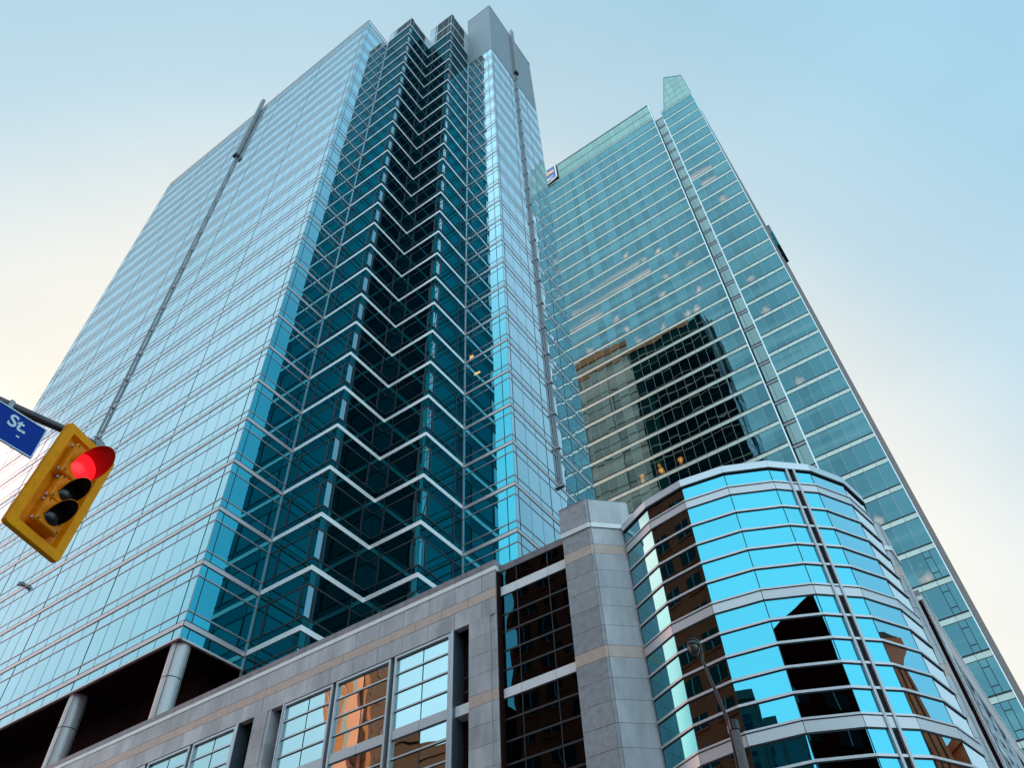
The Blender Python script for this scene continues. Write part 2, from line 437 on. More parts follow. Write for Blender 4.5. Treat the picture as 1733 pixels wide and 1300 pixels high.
# vertical mullions of the wings
for A, B, js, off in ((*lf, 0), (*ls, 0), (*rf, 1), (*rs, 1)):
    m = MB(ST); L = js[-1]
    zt = 592.6 if not off else 581
    for i, t in enumerate(js):
        strong = (round((L - t - 3.4) / 6.83) % 6 == 0) if (A, B) == (lf[0], lf[1]) else (i in (1, 4, 7))
        w = .10 if strong else .05
        if t in (0.0, L): w = .12
        m.sbox(A, B, max(t - w, 0), min(t + w, L), -.2, .10 if strong else .05, 111.0 if not off else 62, zt, MULL if (t in (0., L)) else (GASK if strong else JLINE))
    m.build('mullion', TA)
m = MB(ST)
for (x, y, zt) in ((X1, Y2, 594), (X3, Y4, 681)): m.box(x - .1, x + .45, y - .45, y + .1, 61, zt - 1, MULL)
m.build('corner_trim', TA)
WARM = emit('warm_lamp', (1.0, .62, .25), .9)
for x0, x1, z0, z1 in ((-123.9, -121.6, 246.6, 249.2), (-121.6, -118.4, 235.6, 237.0), (-124.6, -123.6, 341, 342.2), (-117.5, -116.7, 420, 421)):
    m = MB(ST); m.hexa([(x0, Y4 - .05, z0), (x1, Y4 - .05, z0 - .3), (x1, Y4 - .02, z0 - .3), (x0, Y4 - .02, z0)], [(x0 + .3, Y4 - .05, z1), (x1 - .4, Y4 - .05, z1 - .4), (x1 - .4, Y4 - .02, z1 - .4), (x0 + .3, Y4 - .02, z1)], WARM); m.build('ceiling_lamp', TA)
# parapets and crown
m = MB(ST)
m.box(XL - .3, X1 + .15, Y1 - .15, Y1 + 1.5, 592.6, 594.2, PANEL); m.box(X1 - 1.5, X1 + .15, Y1 + 1.5, Y2, 592.6, 594.2, PANEL)
m.box(XL - .3, XL + 1.2, Y1 + 1.5, Y5, 592.6, 594.2, PANEL)
m.build('parapet', TA)
m = MB(ST)
for (A, B), zb, zt in ((zz1[0], 604.5, 616.4), (zz1[1], 604.5, 616.4), (zz2[0], 604.6, 621), (zz2[1], 604.6, 621), (zz2[0], 623.3, 641.8), (zz2[1], 623.3, 641.8)):
    L = math.hypot(B[0] - A[0], B[1] - A[1]); right = A[1] == B[1]
    m.pane(A, B, 0, L, -.02, zb - .2, zt + .3, OPEN)
    if right:
        m.sbox(A, B, 0, 5.6, -.1, .15, zb - .1, zt + .2, PANEL)
        m.sbox(A, B, 6.4, 7.2, -.1, .15, zb - .1, zt + .2, PANEL)
    else: m.sbox(A, B, L - 5.0, L, -.1, .1, zb - .1, zt + .2, PANEL)
    for t in ((L - 2.6, L - .1) if right else (.1, 2.6)): m.sbox(A, B, t - .15, t + .15, -.1, .2, zb - .1, zt + .2, MULL)
    m.sbox(A, B, L * .62 if right else L * .4, L * .62 + .15 if right else L * .4 + .15, -.1, .1, zb, zt, MULL)
m.build('crown_opening', TA)
for segs, z in ((zz1, 616.6), (zz2, 641.9)):
    m = MB(ST)
    for A, B in segs:
        L = math.hypot(B[0] - A[0], B[1] - A[1]); right = A[1] == B[1]
        m.sbox(A, B, 0 if right else .25, L + (.25 if right else -.3), -2.5, .25, z, z + 2.4, CAPM)
    m.build('crown_cap', TA)
# louvre screen on the right wing
m = MB(ST)
rf2 = ((X3, Y4), (X4, Y4), X4 - X3); rs2 = ((X4, Y4), (X4, Y5), Y5 - Y4)
for A, B, L in (rf2, rs2):
    m.sbox(A, B, 0, L, -.5, -.25, 580.5, 678.6, LSHADE)
    z = 581.5
    while z < 677.5:
        m.sbox(A, B, 0, L - (.0 if A[1] == B[1] else 0), -.3, .15 if A[1] == B[1] else .14, z, z + 2.2, LOUV); z += 4.1
    nb = 3 if L < 30 else 8
    for i in range(1, nb): m.sbox(A, B, L * i / nb - .12, L * i / nb + .12, -.1, .19, 581, 678.4, MULL)
    m.sbox(A, B, -.2, L + .2, -.6, .45, 678.7, 680.2, PANEL)
m.build('louvre_screen', TA)
# window-cleaning rails
def rail(fn, name):
    m = MB(ST); fn(m); return m.build(name, TA)
def rail_front(m):
    x = -276.3
    m.box(x - .45, x + .45, Y1 - 1.3, Y1 - .3, 190, 515, RAILM)
    m.box(x - 1.6, x + 1.2, Y1 - 2.6, Y1 - .3, 517, 611, RAILM); m.box(x - 1.7, x + 1.3, Y1 - 2.9, Y1 - .3, 514, 517, GASK)
    for k in range(4, 26): m.box(x - .6, x + .6, Y1 - 1.45, Y1 - .2, band0(k) + .2, band0(k) + 1.0, MULL)
def rail_right(m):
    y = 191.2
    m.box(X4 + .3, X4 + 1.3, y - .45, y + .45, 191, 594, RAILM); m.box(X4 + .2, X4 + .5, y - .95, y - .66, 191, 594, MULL)
    m.box(X4 + .3, X4 + 2.6, y - 1.4, y + 1.4, 597, 690, RAILM); m.box(X4 + .3, X4 + 2.9, y - 1.6, y + 1.6, 593.5, 596.5, GASK)
    for k in range(4, 26): m.box(X4 + .2, X4 + 1.85, y - .8, y + .8, band0(k) + .2, band0(k) + 1.0, MULL)
rail(rail_front, 'cleaning_rail'); rail(rail_right, 'cleaning_rail')
m = MB(ST)
m.box(-276.6, -275.0, Y1 - 1.8, Y1 - .3, 171.4, 172.4, RAILM); m.box(-276.4, -275.2, Y1 - 2.6, Y1 - 1.8, 170.9, 172.2, FRAMED)
m.build('floodlight', TA)

# ================================================================== teal bank tower (1 u = 0.79 m)
SB = .79
TB = thing('bank_tower', (-25, 100, 0), 'teal glass tower with pale floor stripes, a vertical notch and a slanted spire', 'office tower')
BL, BC0, BC1, BR, BY = -62.0, -13.3, -10.82, -1.55, 100.0
DY = 1.2   # depth of the notch
def zk(k): return 52.15 + 5.0 * k
def bfloor(A, B, k, js):
    gm = MB(SB); bm = MB(SB); zt = zk(k)
    for a, c in zip(js[:-1], js[1:]): gm.pane(A, B, a + .02, c - .02, 0, zt + .12, zt + 4.18, G_TEAL, .006)
    L = js[-1]
    for a, c in zip(js[:-1], js[1:]): bm.sbox(A, B, a + .02, c - .02, -.1, .05, zt - .80, zt - .10, BSTRIP)
    bm.sbox(A, B, 0, L, -.1, .09, zt - .09, zt + .11, GASK)
    bm.sbox(A, B, 0, L, -.1, .03, zt - .86, zt - .81, GASK)
    for t in js[1:-1]: bm.sbox(A, B, t - .022, t + .022, -.1, .02, zt + .12, zt + 4.15, MULL)
    if k < 2 and B[0] == BR:
        for t0 in (L - 1.85, L - 1.0): bm.sbox(A, B, t0 - .04, t0 + .04, -.1, .05, zt + .12, zt + 4.15, GASK)
        for z in (1.0, 3.2): bm.sbox(A, B, L - 1.80, L - 1.05, -.1, .05, zt + z - .04, zt + z + .04, GASK)
    gm.build('window_band', TB); bm.build('spandrel_band', TB)
LA, LB = (BL, BY), (BC0, BY)
RA, RB = (BC1, BY), (BR, BY)
ljs = rjoints(BC0 - BL, 1.87, 1.87)
rjs = rjoints(BR - BC1, 1.87, 1.87)
for k in range(-4, 32):
    bfloor(LA, LB, k, ljs); bfloor(RA, RB, k, rjs)
# lowest part, bodies
m = MB(SB)
m.box(BL + .2, BC0 - .05, BY + .1, BY + 62, -.3, 212, DARK); m.box(BC0 - .04, BC1 + .04, BY + DY + .1, BY + 61.9, -.3, 212, DARK)
m.box(BC1 + .05, BR - .1, BY + .1, BY + 62, -.3, 212, DARK)
m.build('core', TB)
m = MB(SB); m.pane(LA, LB, 0, BC0 - BL, .0, 0, 31.3, G_TEAL); m.pane(RA, RB, 0, BR - BC1, .0, 0, 31.3, G_TEAL)
m.build('base_glazing', TB)
# notch
m = MB(SB)
NA, NB = (BC0, BY + DY), (BC1, BY + DY)
for k in range(-4, 32):
    zt = zk(k)
    m.pane(NA, NB, .02, .8, 0, zt + .1, zt + 4.2, G_SLOT, .004); m.pane(NA, NB, .84, 2.46, 0, zt + .1, zt + 4.2, G_SLOT, .004)
    m.sbox(NA, NB, 0, 2.48, -.1, .05, zt - .62, zt - .1, BSIDE if k % 1 else MULL)
    m.sbox(NA, NB, 0, 2.48, -.1, .10, zt - .09, zt + .1, GASK); m.sbox(NA, NB, 0, 2.48, -.1, .08, zt - .72, zt - .63, GASK)
m.sbox(NA, NB, .80, .85, -.1, .06, 31, 212, GASK)
m.box(BC1 - .02, BC1 + .04, BY + .02, BY + DY, 31, 207, G_SLOT); m.box(BC0 - .04, BC0 + .02, BY + .02, BY + DY, 31, 219, GASK)
m.build('notch_glazing', TB)
m = MB(SB)
m.box(BC0 - .10, BC0 + .10, BY - .22, BY + .05, 31, 220.6, BEDGE); m.box(BC1 - .10, BC1 + .10, BY - .16, BY + .05, 31, 207.2, BEDGE)
m.box(BR - .10, BR + .02, BY - .16, BY + .05, 20, 212.2, BEDGE)
m.build('edge_trim', TB)
# glass screen above the roof
m = MB(SB)
for a, c in zip(ljs[:-1], ljs[1:]):
    m.pane(LA, LB, a + .03, c - .03, 0, 212.3, 216.2, G_SCREEN, .01); m.pane(LA, LB, a + .03, c - .03, 0, 216.4, 220.6, G_SCREEN, .01)
for t in ljs: m.sbox(LA, LB, max(0, t - .04), min(t + .04, BC0 - BL), -.35, -.03, 212.2, 220.6, FRAMED)
m.sbox(LA, LB, 0, BC0 - BL, -.3, .05, 216.2, 216.4, FRAMED)
m.sbox(LA, LB, 0, BC0 - BL, -.4, .08, 220.6, 220.9, GASK)
m.sbox(LA, LB, 0, BC0 - BL, -.4, .05, 211.5, 212.05, BSTRIP); m.sbox(LA, LB, 0, BC0 - BL, -.4, .09, 212.06, 212.28, GASK)
m.build('roof_screen', TB)
# slanted spire of glass: outline (x,z)
sp = [(BC1, 212.2), (BR, 212.2), (-1.73, 225.25), (-6.2, 230.55), (-9.71, 213.0)]
sp = [(-10.82, 207.2), (-1.55, 207.2), (-1.73, 225.25), (-6.2, 230.55), (-9.71, 212.95)]
m = MB(SB)
def clip(poly, f):
    out = []
    for i in range(len(poly)):
        a, b = poly[i], poly[(i + 1) % len(poly)]; fa, fb = f(a), f(b)
        if fa >= 0: out.append(a)
        if (fa >= 0) != (fb >= 0):
            t = fa / (fa - fb); out.append((a[0] + (b[0] - a[0]) * t, a[1] + (b[1] - a[1]) * t))
    return out
zs = [212.3, 215.6, 219.0, 222.4, 225.8, 231]
xs = [-11.0] + [BR - 1.87 * i for i in range(5, -1, -1)]; xs[-1] = -1.5
for z0, z1 in zip(zs[:-1], zs[1:]):
    for x0, x1 in zip(xs[:-1], xs[1:]):
        c = sp
        for f in (lambda q: q[0] - x0 - .05, lambda q: x1 - .05 - q[0], lambda q: q[1] - z0 - .08, lambda q: z1 - .08 - q[1]):
            if c: c = clip(c, f)
        if len(c) > 2: m.poly([(x, BY, z) for x, z in c], G_SCREEN)
for i in range(len(sp)):     # frame round the spire
    (xa, za), (xb, zb) = sp[i], sp[(i + 1) % len(sp)]
    if i == 0: continue
    d = math.hypot(xb - xa, zb - za); nx, nz = (zb - za) / d * .09, -(xb - xa) / d * .09
    m.hexa([(xa - nx, BY - .06, za - nz), (xb - nx, BY - .06, zb - nz), (xb + nx, BY - .06, zb + nz), (xa + nx, BY - .06, za + nz)],
           [(xa - nx, BY + .4, za - nz), (xb - nx, BY + .4, zb - nz), (xb + nx, BY + .4, zb + nz), (xa + nx, BY + .4, za + nz)], FRAMED)
for z in zs[1:-1]:
    c = clip(clip(sp, lambda q: q[1] - z + .08), lambda q: z + .08 - q[1])
    if len(c) > 2:
        x0, x1 = min(q[0] for q in c), max(q[0] for q in c); m.box(x0, x1, BY + .02, BY + .3, z - .08, z + .08, FRAMED)
for x in xs[1:-1]:
    c = clip(clip(sp, lambda q: q[0] - x + .05), lambda q: x + .05 - q[0])
    if len(c) > 2:
        z0, z1 = 212.2, max(q[1] for q in c); m.box(x - .05, x + .05, BY + .02, BY + .3, z0, z1, FRAMED)
m.sbox(RA, RB, 0, BR - BC1, -.2, .05, 211.5, 212.05, BSTRIP); m.sbox(RA, RB, 0, BR - BC1, -.2, .09, 212.06, 212.28, GASK)
m.poly([(x, BY + .5, z) for x, z in sp], CONC)
m.build('spire_screen', TB)
m = MB(SB)
m.pane(RA, RB, 0.02, BR - BC1, 0, 207.3, 211.4, G_TEAL)
m.box(BC0 + .1, BC1 - .1, BY + DY + .2, BY + DY + .5, 207, 212.4, PANEL)
for t in (.6, 1.3, 1.9): m.box(BC0 + t - .04, BC0 + t + .04, BY + DY + .12, BY + DY + .2, 207, 212.4, MULL)
m.box(BC0 + .1, BC1 - .1, BY + DY + .12, BY + DY + .2, 209.6, 209.8, MULL)
m.build('top_panel', TB)
# brown side wall with vertical fins
m = MB(SB); m.box(BR - .08, BR + .0, BY + .3, BY + 61, 0, 211, BSIDE); m.build('side_wall', TB)
m = MB(SB)
y = BY + 2.0
while y < BY + 60:
    m.box(BR + .01, BR + .17, y, y + .45, 20, 204 - (y - BY) * .02, BFIN); m.box(BR + .01, BR + .10, y + 1.6, y + 1.9, 20, 204, BSIDE); y += 3.6
m.build('side_fin', TB)
m = MB(SB)
m.box(-27.2, -26.9, BY + 1, BY + 1.3, 218, 223.4, RAILM); m.box(-27.2, -25.6, BY + 1, BY + 1.3, 222.9, 223.3, RAILM); m.box(-27.1, -25.8, BY + .9, BY + 1.4, 222.0, 222.4, GASK)
m.build('roof_davit', TB)
# ceilings lit warm behind the glass: (x, floor) on the left and right parts, and long rows
def pane_at(A, js, x):
    for a, c in zip(js[:-1], js[1:]):
        if a <= x - A[0] < c: return a, c
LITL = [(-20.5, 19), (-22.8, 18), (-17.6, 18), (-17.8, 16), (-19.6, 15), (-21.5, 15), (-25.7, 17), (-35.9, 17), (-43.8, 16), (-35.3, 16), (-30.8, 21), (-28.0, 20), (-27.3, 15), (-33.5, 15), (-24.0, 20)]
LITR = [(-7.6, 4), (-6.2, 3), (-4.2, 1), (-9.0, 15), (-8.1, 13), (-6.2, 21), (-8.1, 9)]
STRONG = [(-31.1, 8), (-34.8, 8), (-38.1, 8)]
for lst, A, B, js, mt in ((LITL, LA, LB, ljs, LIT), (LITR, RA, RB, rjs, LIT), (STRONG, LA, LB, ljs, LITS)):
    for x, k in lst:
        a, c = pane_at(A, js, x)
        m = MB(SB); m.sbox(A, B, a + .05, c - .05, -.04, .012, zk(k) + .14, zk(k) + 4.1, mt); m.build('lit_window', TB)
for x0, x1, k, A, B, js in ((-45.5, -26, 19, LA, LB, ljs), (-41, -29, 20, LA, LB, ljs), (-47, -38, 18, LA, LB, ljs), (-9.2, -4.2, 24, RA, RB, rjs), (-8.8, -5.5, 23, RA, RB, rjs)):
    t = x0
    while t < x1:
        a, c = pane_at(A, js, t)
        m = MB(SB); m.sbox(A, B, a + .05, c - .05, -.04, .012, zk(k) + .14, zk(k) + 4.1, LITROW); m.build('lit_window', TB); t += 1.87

# bank sign (shield) high on the teal tower
SGN = thing('wall_sign', (-47.6 * SB, (BY - .5) * SB, EYE + 216 * SB), 'blue and white shield shaped sign with gold emblem atop the teal tower', 'sign')
def shield(x0, x1, z0, z1, drop, y0, y1, mat, n=14, inset=0.0):
    pts = []
    cx = (x0 + x1) / 2
    pts += [(x0 + inset, z1 - inset), (x1 - inset, z1 - inset)]
    for i in range(n + 1):
        t = i / n; x = x1 - inset - (x1 - x0 - 2 * inset) * t
        u = (x - cx) / ((x1 - x0) / 2)
        pts.append((x, z0 - drop * (1 - abs(u) ** 2.4) + inset))
    m = MB(SB); k = len(pts)
    m.poly([(x, y0, z) for x, z in pts], mat)
    for i in range(k):
        (xa, za), (xb, zb) = pts[i], pts[(i + 1) % k]
        m.poly([(xa, y0, za), (xb, y0, zb), (xb, y1, zb), (xa, y1, za)], mat)
    return m
SX0, SX1 = -50.9, -44.3
shield(SX0, SX1, 213.1, 220.7, 1.1, BY - .55, BY - .03, GASK).build('housing', SGN)
shield(SX0 + .05, SX1 - .08, 213.2, 220.6, 1.0, BY - .62, BY - .56, RWHITE).build('border', SGN)
shield(SX0 + .4, SX1 - .45, 213.55, 220.2, .95, BY - .66, BY - .63, RBLUE).build('face', SGN)
# generic rampant beast and globe as rounded blobs
def blob(m, cx, cz, rx, rz, mat, y, n=18):
    m.poly([(cx + rx * math.cos(2 * math.pi * i / n), y, cz + rz * math.sin(2 * math.pi * i / n)) for i in range(n)], mat)
m = MB(SB)
for i, (cx, cz, rx, rz) in enumerate(((-48.3, 217.6, .75, 1.1), (-47.8, 218.9, .5, .55), (-47.4, 217.2, .8, .5), (-48.9, 216.6, .6, .8), (-46.9, 218.0, .35, .5))): blob(m, cx, cz, rx, rz, RGOLD if i % 2 == 0 else RWHITE, BY - .67 - .002 * i)
for i, (cx, cz, rx, rz) in enumerate(((-45.9, 217.6, .85, .8), (-46.2, 217.9, .45, .35))): blob(m, cx, cz, rx, rz, RGOLD, BY - .69 - .002 * i)
m.build('emblem', SGN)
me = text_mesh('RBC', 2.35 * SB, .01, RWHITE, .035)
o = bpy.data.objects.new('lettering', me); C.objects.link(o); o.parent = SGN
o.rotation_euler = (R(90), 0, 0)
o.location = Vector((-47.6 * SB, (BY - .70) * SB, EYE + (214.05 - EYE) * SB)) - SGN.location

S2 = thing('wall_sign', ((BR + .6) * SB, (BY + 26) * SB, EYE + 131 * SB), 'thin dark panel sign jutting from the brown right side of the teal tower', 'sign')
m = MB(SB); m.box(BR + .30, BR + 1.02, BY + 20, BY + 26, 165.5, 169, FRAMED); m.box(BR + .30, BR + 1.02, BY + 20, BY + 26, 160, 165.4, G_REC); m.build('panel', S2)
m = MB(SB); m.box(BR - .02, BR + .3, BY + 21, BY + 21.3, 162, 162.3, GASK); m.box(BR - .02, BR + .3, BY + 25, BY + 25.3, 162, 162.3, GASK); m.box(BR - .02, BR + .3, BY + 23, BY + 23.3, 167, 167.3, GASK); m.build('bracket', S2)

# ================================================================== stone podium with a curved glass corner (1 u = 2/7 m)
SP = 20.0 / 70.0
CM = 63.45
def mir(x, y): return (CM - y, CM - x)
POD = thing('podium_building', (-20, 28, 0), 'low grey granite building with a faceted curved blue glass corner below the towers', 'building')
PF = 70.0
BOT = -5.0
# roofs and bodies
m = MB(SP)
m.box(-260, -49.6, PF + 3.2, 215, BOT, 62.0, DARK)
m.box(-260, -89.5, PF + .9, PF + 3.1, 57.0, 62.0, DARK)
m.box(-89.5, -49.8, PF + .9, PF + 3.1, 57.0, 62.0, DARK)
m.prism([(-49.5, 71.2), (-38.6, 71.2), (-38.6, 70.6), (-35.2, 70.6), (-32.3, 73.6), (-32.0, 73.4), (-27.4, 71.1), (-22.4, 70.4), (-17.5, 71.1), (-13.1, 73.4), (-9.9, 76.7), (-7.6, 81.1), (-6.9, 86), (-7.6, 91), (-9.9, 95.4),
         (-10.2, 95.7), (-7.2, 98.6), (-7.2, 102.1), (-7.8, 102.1), (-7.8, 113), (-10, 113), (-10, 215), (-49.5, 215)], BOT, 61.4, DARK)
m.build('core', POD)

RW0 = [55.75, 53.39, 50.88, 48.45, 46.03]
RW1 = [44.95, 42.6, 40.15, 37.7, 35.25, 32.8]
RW2 = [31.65, 29.3, 26.9, 24.4, 22.0, 19.5]
RW3 = [18.3, 15.9, 13.5, 11.0, 8.6, 6.2]
BEI = [(58.42, 59.73), (45.0, 46.36), (31.62, 32.95), (18.25, 19.6)]
COURSE = [(56.08, 58.38), (53.72, 56.04), (51.28, 53.68), (48.82, 51.24), (46.40, 48.78), (42.67, 44.96), (40.28, 42.63), (37.86, 40.24), (35.4, 37.82), (32.99, 35.36),
          (29.3, 31.58), (26.9, 29.26), (24.5, 26.86), (22.0, 24.46), (19.64, 21.96), (15.9, 18.2), (13.5, 15.86), (11.0, 13.46), (8.6, 10.96), (5, 8.56)]
def stones(mb, A, B, s0, s1, z0, z1, mat, js, o=0.0, th=.9):
    gp = .035
    js = [s0] + [j for j in js if s0 + .3 < j < s1 - .3] + [s1]
    for a, c in zip(js[:-1], js[1:]):
        mb.sbox(A, B, a + (gp if a > s0 else 0), c - (gp if c < s1 else 0), -th, o + random.uniform(-.006, .006), z0, z1 - .04, mat)

def podium_side(pm, xw, nb, vis):
    """one straight street front: pier at x=-49.4 going left to xw"""
    A, B = (xw, PF), (-49.4, PF); L = B[0] - A[0]
    js = [(-51.57 - 4.35 * i) - xw for i in range(60)][::-1]
    jo = [j + 2.18 for j in js]
    m = MB(SP, pm)
    stones(m, A, B, 0, L, 62.97, 63.95, COPE, js, .02, 2.9)
    stones(m, A, B, 0, L + .12, 62.27, 62.95, STRIPW, js, .08, 1.2)
    m.build('parapet', POD)
    m = MB(SP, pm)
    m.sbox(A, B, .1, L - .05, -1.0, -.06, 56.1, 62.9, JOINT)
    stones(m, A, B, 0, L, 59.77, 62.27, STONE, js)
    stones(m, A, B, 0, L, 58.42, 59.75, BEIGE, jo)
    stones(m, A, B, 0, L, 56.02, 58.40, STONE, js)
    m.build('frieze', POD)
    # piers
    for b in range(nb):
        x1 = -49.4 - 39.25 * b; x0 = x1 - 4.2 if b == 0 else x1 - 3.4
        if x0 < xw: break
        m = MB(SP, pm)
        m.box(x0 + .1, x1 - .12, PF + .28, PF + 2.8, BOT, 56.0, JOINT)
        xr = x1 - .95 if b == 0 else x1 - .75
        for z0, z1 in COURSE[1:]:
            m.box(x0, xr, PF + random.uniform(-.006, .006), PF + 2.9, z0, z1, STONE)
            m.box(xr + .02, x1 - .34, PF + .14, PF + 2.9, z0, z1, STONE); m.box(x1 - .32, x1, PF + .06, PF + 2.9, z0, z1, STONE)
        for z0, z1 in BEI[1:]:
            m.box(x0, xr, PF, PF + 2.9, z0, z1, BEIGE); m.box(xr + .02, x1 - .34, PF + .14, PF + 2.9, z0, z1, BEIGE); m.box(x1 - .32, x1, PF + .06, PF + 2.9, z0, z1, BEIGE)
        m.build('pier', POD)
    # bays
    for b in range(nb):
        off = -39.25 * b
        if -89 + off < xw: break
        xs_ = [(-65.75, -56.55), (-76.1, -66.45), (-86.0, -76.75)]
        # dark slots each side of the window group
        for sx0, sx1 in ((-56.1, -53.6), (-89.0, -86.1)):
            m = MB(SP, pm)
            m.poly([(sx0 + off, PF + 2.2, BOT), (sx1 + off, PF + 2.2, BOT), (sx1 + off, PF + 2.2, 56.1), (sx0 + off, PF + 2.2, 56.1)], SOFF)
            m.box(sx0 + off + .9, sx1 + off, PF + 1.9, PF + 2.1, 46.4, 55.4, G_DARK)
            for zz in ((48.2, 48.45), (50.0, 50.2)): m.box(sx0 + off + .5, sx1 + off, PF + 1.7, PF + 1.95, zz[0], zz[0] + .25, GASK)
            for z0, z1 in BEI[1:]: m.box(sx0 + off, sx1 + off, PF + .6, PF + 2.1, z0, z1 - .1, WHITEB)
            m.build('slot', POD)
        m = MB(SP, pm)
        m.box(-86.1 + off, -56.1 + off, PF + .9, PF + 2.7, BOT, 56.0, DARK)
        m.box(-56.45 + off, -56.0 + off, PF - .05, PF + 2.1, BOT, 55.98, FRAME); m.box(-56.09 + off, -55.99 + off, PF + .02, PF + 2.15, BOT, 55.97, FRAMED)
        m.box(-86.2 + off, -86.02 + off, PF - .05, PF + 2.1, BOT, 55.98, FRAME)
        m.build('bay_surround', POD)
        for (wx0, wx1) in xs_:
            f = MB(SP, pm); gset = []
            a, c = wx0 + off, wx1 + off; mid = (a + c) / 2
            f.box(a, a + .32, PF + .05, PF + .8, BOT, 55.9, FRAME); f.box(c - .32, c, PF + .05, PF + .8, BOT, 55.9, FRAME)
            f.box(a + .33, c - .33, PF + .06, PF + .8, 55.6, 55.9, FRAME)
            for rows in (RW0, RW1, RW2, RW3):
                gl = MB(SP, pm); gset.append(gl)
                for z1, z0 in zip(rows[:-1], rows[1:]):
                    for p0, p1 in ((a + .36, mid - .03), (mid + .03, c - .36)):
                        gl.pane((p0, PF + .42), (p1, PF + .42), 0, p1 - p0, 0, z0 + .22, z1 - .02, G_POD, .010)
                    f.box(a + .33, c - .33, PF + .28, PF + .7, z0 - .0, z0 + .20, FRAME)
                    f.box(a + .33, c - .33, PF + .36, PF + .7, z0 - .09, z0 - .01, GASK)
                f.box(mid - .035, mid + .035, PF + .36, PF + .6, rows[-1], rows[0], GASK)
            for z0, z1 in ((44.95, 46.0), (31.65, 32.78), (18.3, 19.48)):
                f.box(a + .33, mid - .03, PF + .16, PF + .7, z0, z1 - .02, FRAME); f.box(mid + .03, c - .33, PF + .16, PF + .7, z0, z1 - .02, FRAME)
            fo = f.build('window', POD)
            for gl in gset: gl.build('glazing', fo)
    # recessed dark glass between pier and corner pillar
    A, B = (-49.4, PF + .75), (-39.0, PF + .75)
    f = MB(SP, pm); gset = []
    cols = [0, 2.8, 7.5, 10.4]
    allr = [(62.1, 59.76), (58.5, 55.75)] + list(zip(RW0[:-1], RW0[1:])) + list(zip(RW1[:-1], RW1[1:])) + list(zip(RW2[:-1], RW2[1:])) + list(zip(RW3[:-1], RW3[1:]))
    for z1, z0 in allr:
        if z1 in (62.1, 58.5, RW1[0], RW2[0], RW3[0]): gls = [MB(SP, pm) for _ in range(3)]; gset += gls
        for gl, a, c in zip(gls, cols[:-1], cols[1:]): gl.pane(A, B, a + .03, c - .03, 0, z0 + .1, z1 - .02, G_DARK, .012)
    for z1, z0 in allr[1:]: f.sbox(A, B, 0, 10.4, -.2, .06, z0 - .12, z0 + .1, DBAR)
    for t in cols[1:-1]: f.sbox(A, B, t - .05, t + .05, -.2, .04, BOT, 62, DBAR)
    for z0, z1 in ((58.5, 59.76), (45.05, 46.15), (31.7, 32.8), (18.3, 19.5)):
        for a, c in zip(cols[:-1], cols[1:]): f.sbox(A, B, a + .03, c - .03, -.2, .15, z0, z1, WHITEB)
    for a, c in zip(cols[:-1], cols[1:]): f.sbox(A, B, a + .02, c - .02, -1.8, .12, 62.1, 63.05, COPE)
    f.box(-49.38, -49.0, PF + .2, PF + .74, BOT, 62, SOFF)
    fo = f.build('recess_window', POD)
    for gl in gset: gl.build('glazing', fo)
    # corner pillar with chamfered face
    m = MB(SP, pm)
    def pil(z0, z1, mat, o=0.0, e=0.0, mat2=None):
        r = random.uniform(-.006, .006)
        m.hexa([(-39.0 - e, PF - o + r, z0), (-35.3, PF - o + r, z0), (-35.3, PF + 3, z0), (-39.0 - e, PF + 3, z0)], [(-39.0 - e, PF - o + r, z1), (-35.3, PF - o + r, z1), (-35.3, PF + 3, z1), (-39.0 - e, PF + 3, z1)], mat)
        # small vertical reveal, then the 45 degree face
        d = .7071 * o
        q = [(-35.27, PF - o), (-34.95 + d * .4, PF - o + .12), (-34.95 + d * .4, PF + 1.6), (-35.27, PF + 1.6)]
        m.hexa([(x, y, z0) for x, y in q], [(x, y, z1) for x, y in q], mat)
        q = [(-34.9 + d, PF + .16 - d), (-31.3 + d, PF + 3.76 - d), (-33.3, PF + 6.0), (-37.0, PF + 2.2)]
        m.hexa([(x, y, z0) for x, y in q], [(x, y, z1) for x, y in q], mat2 or mat)
    m.prism([(-38.9, PF + .1), (-35.1, PF + .1), (-31.5, PF + 3.7), (-33.5, PF + 5.9), (-38.9, PF + 3)], BOT, 66, JOINT)
    pil(62.98, 66.5, STONE2, .12, .1, STONE)
    m.prism([(-39.1, PF - .13), (-35.25, PF - .13), (-31.3, PF + 3.8), (-34, PF + 8), (-39.1, PF + 8)], 66.52, 66.75, COPE)
    pil(62.25, 62.93, STRIPW, .16, .12)
    pil(59.77, 62.21, STONE2, mat2=STONE)
    for z0, z1 in COURSE: pil(z0, z1, STONE2, mat2=STONE)
    for z0, z1 in BEI: pil(z0, z1 + .0, BEIGE)
    m.build('pillar', POD)
podium_side(ident, -256.0, 5, True)
podium_side(mir, -120.0, 2, False)

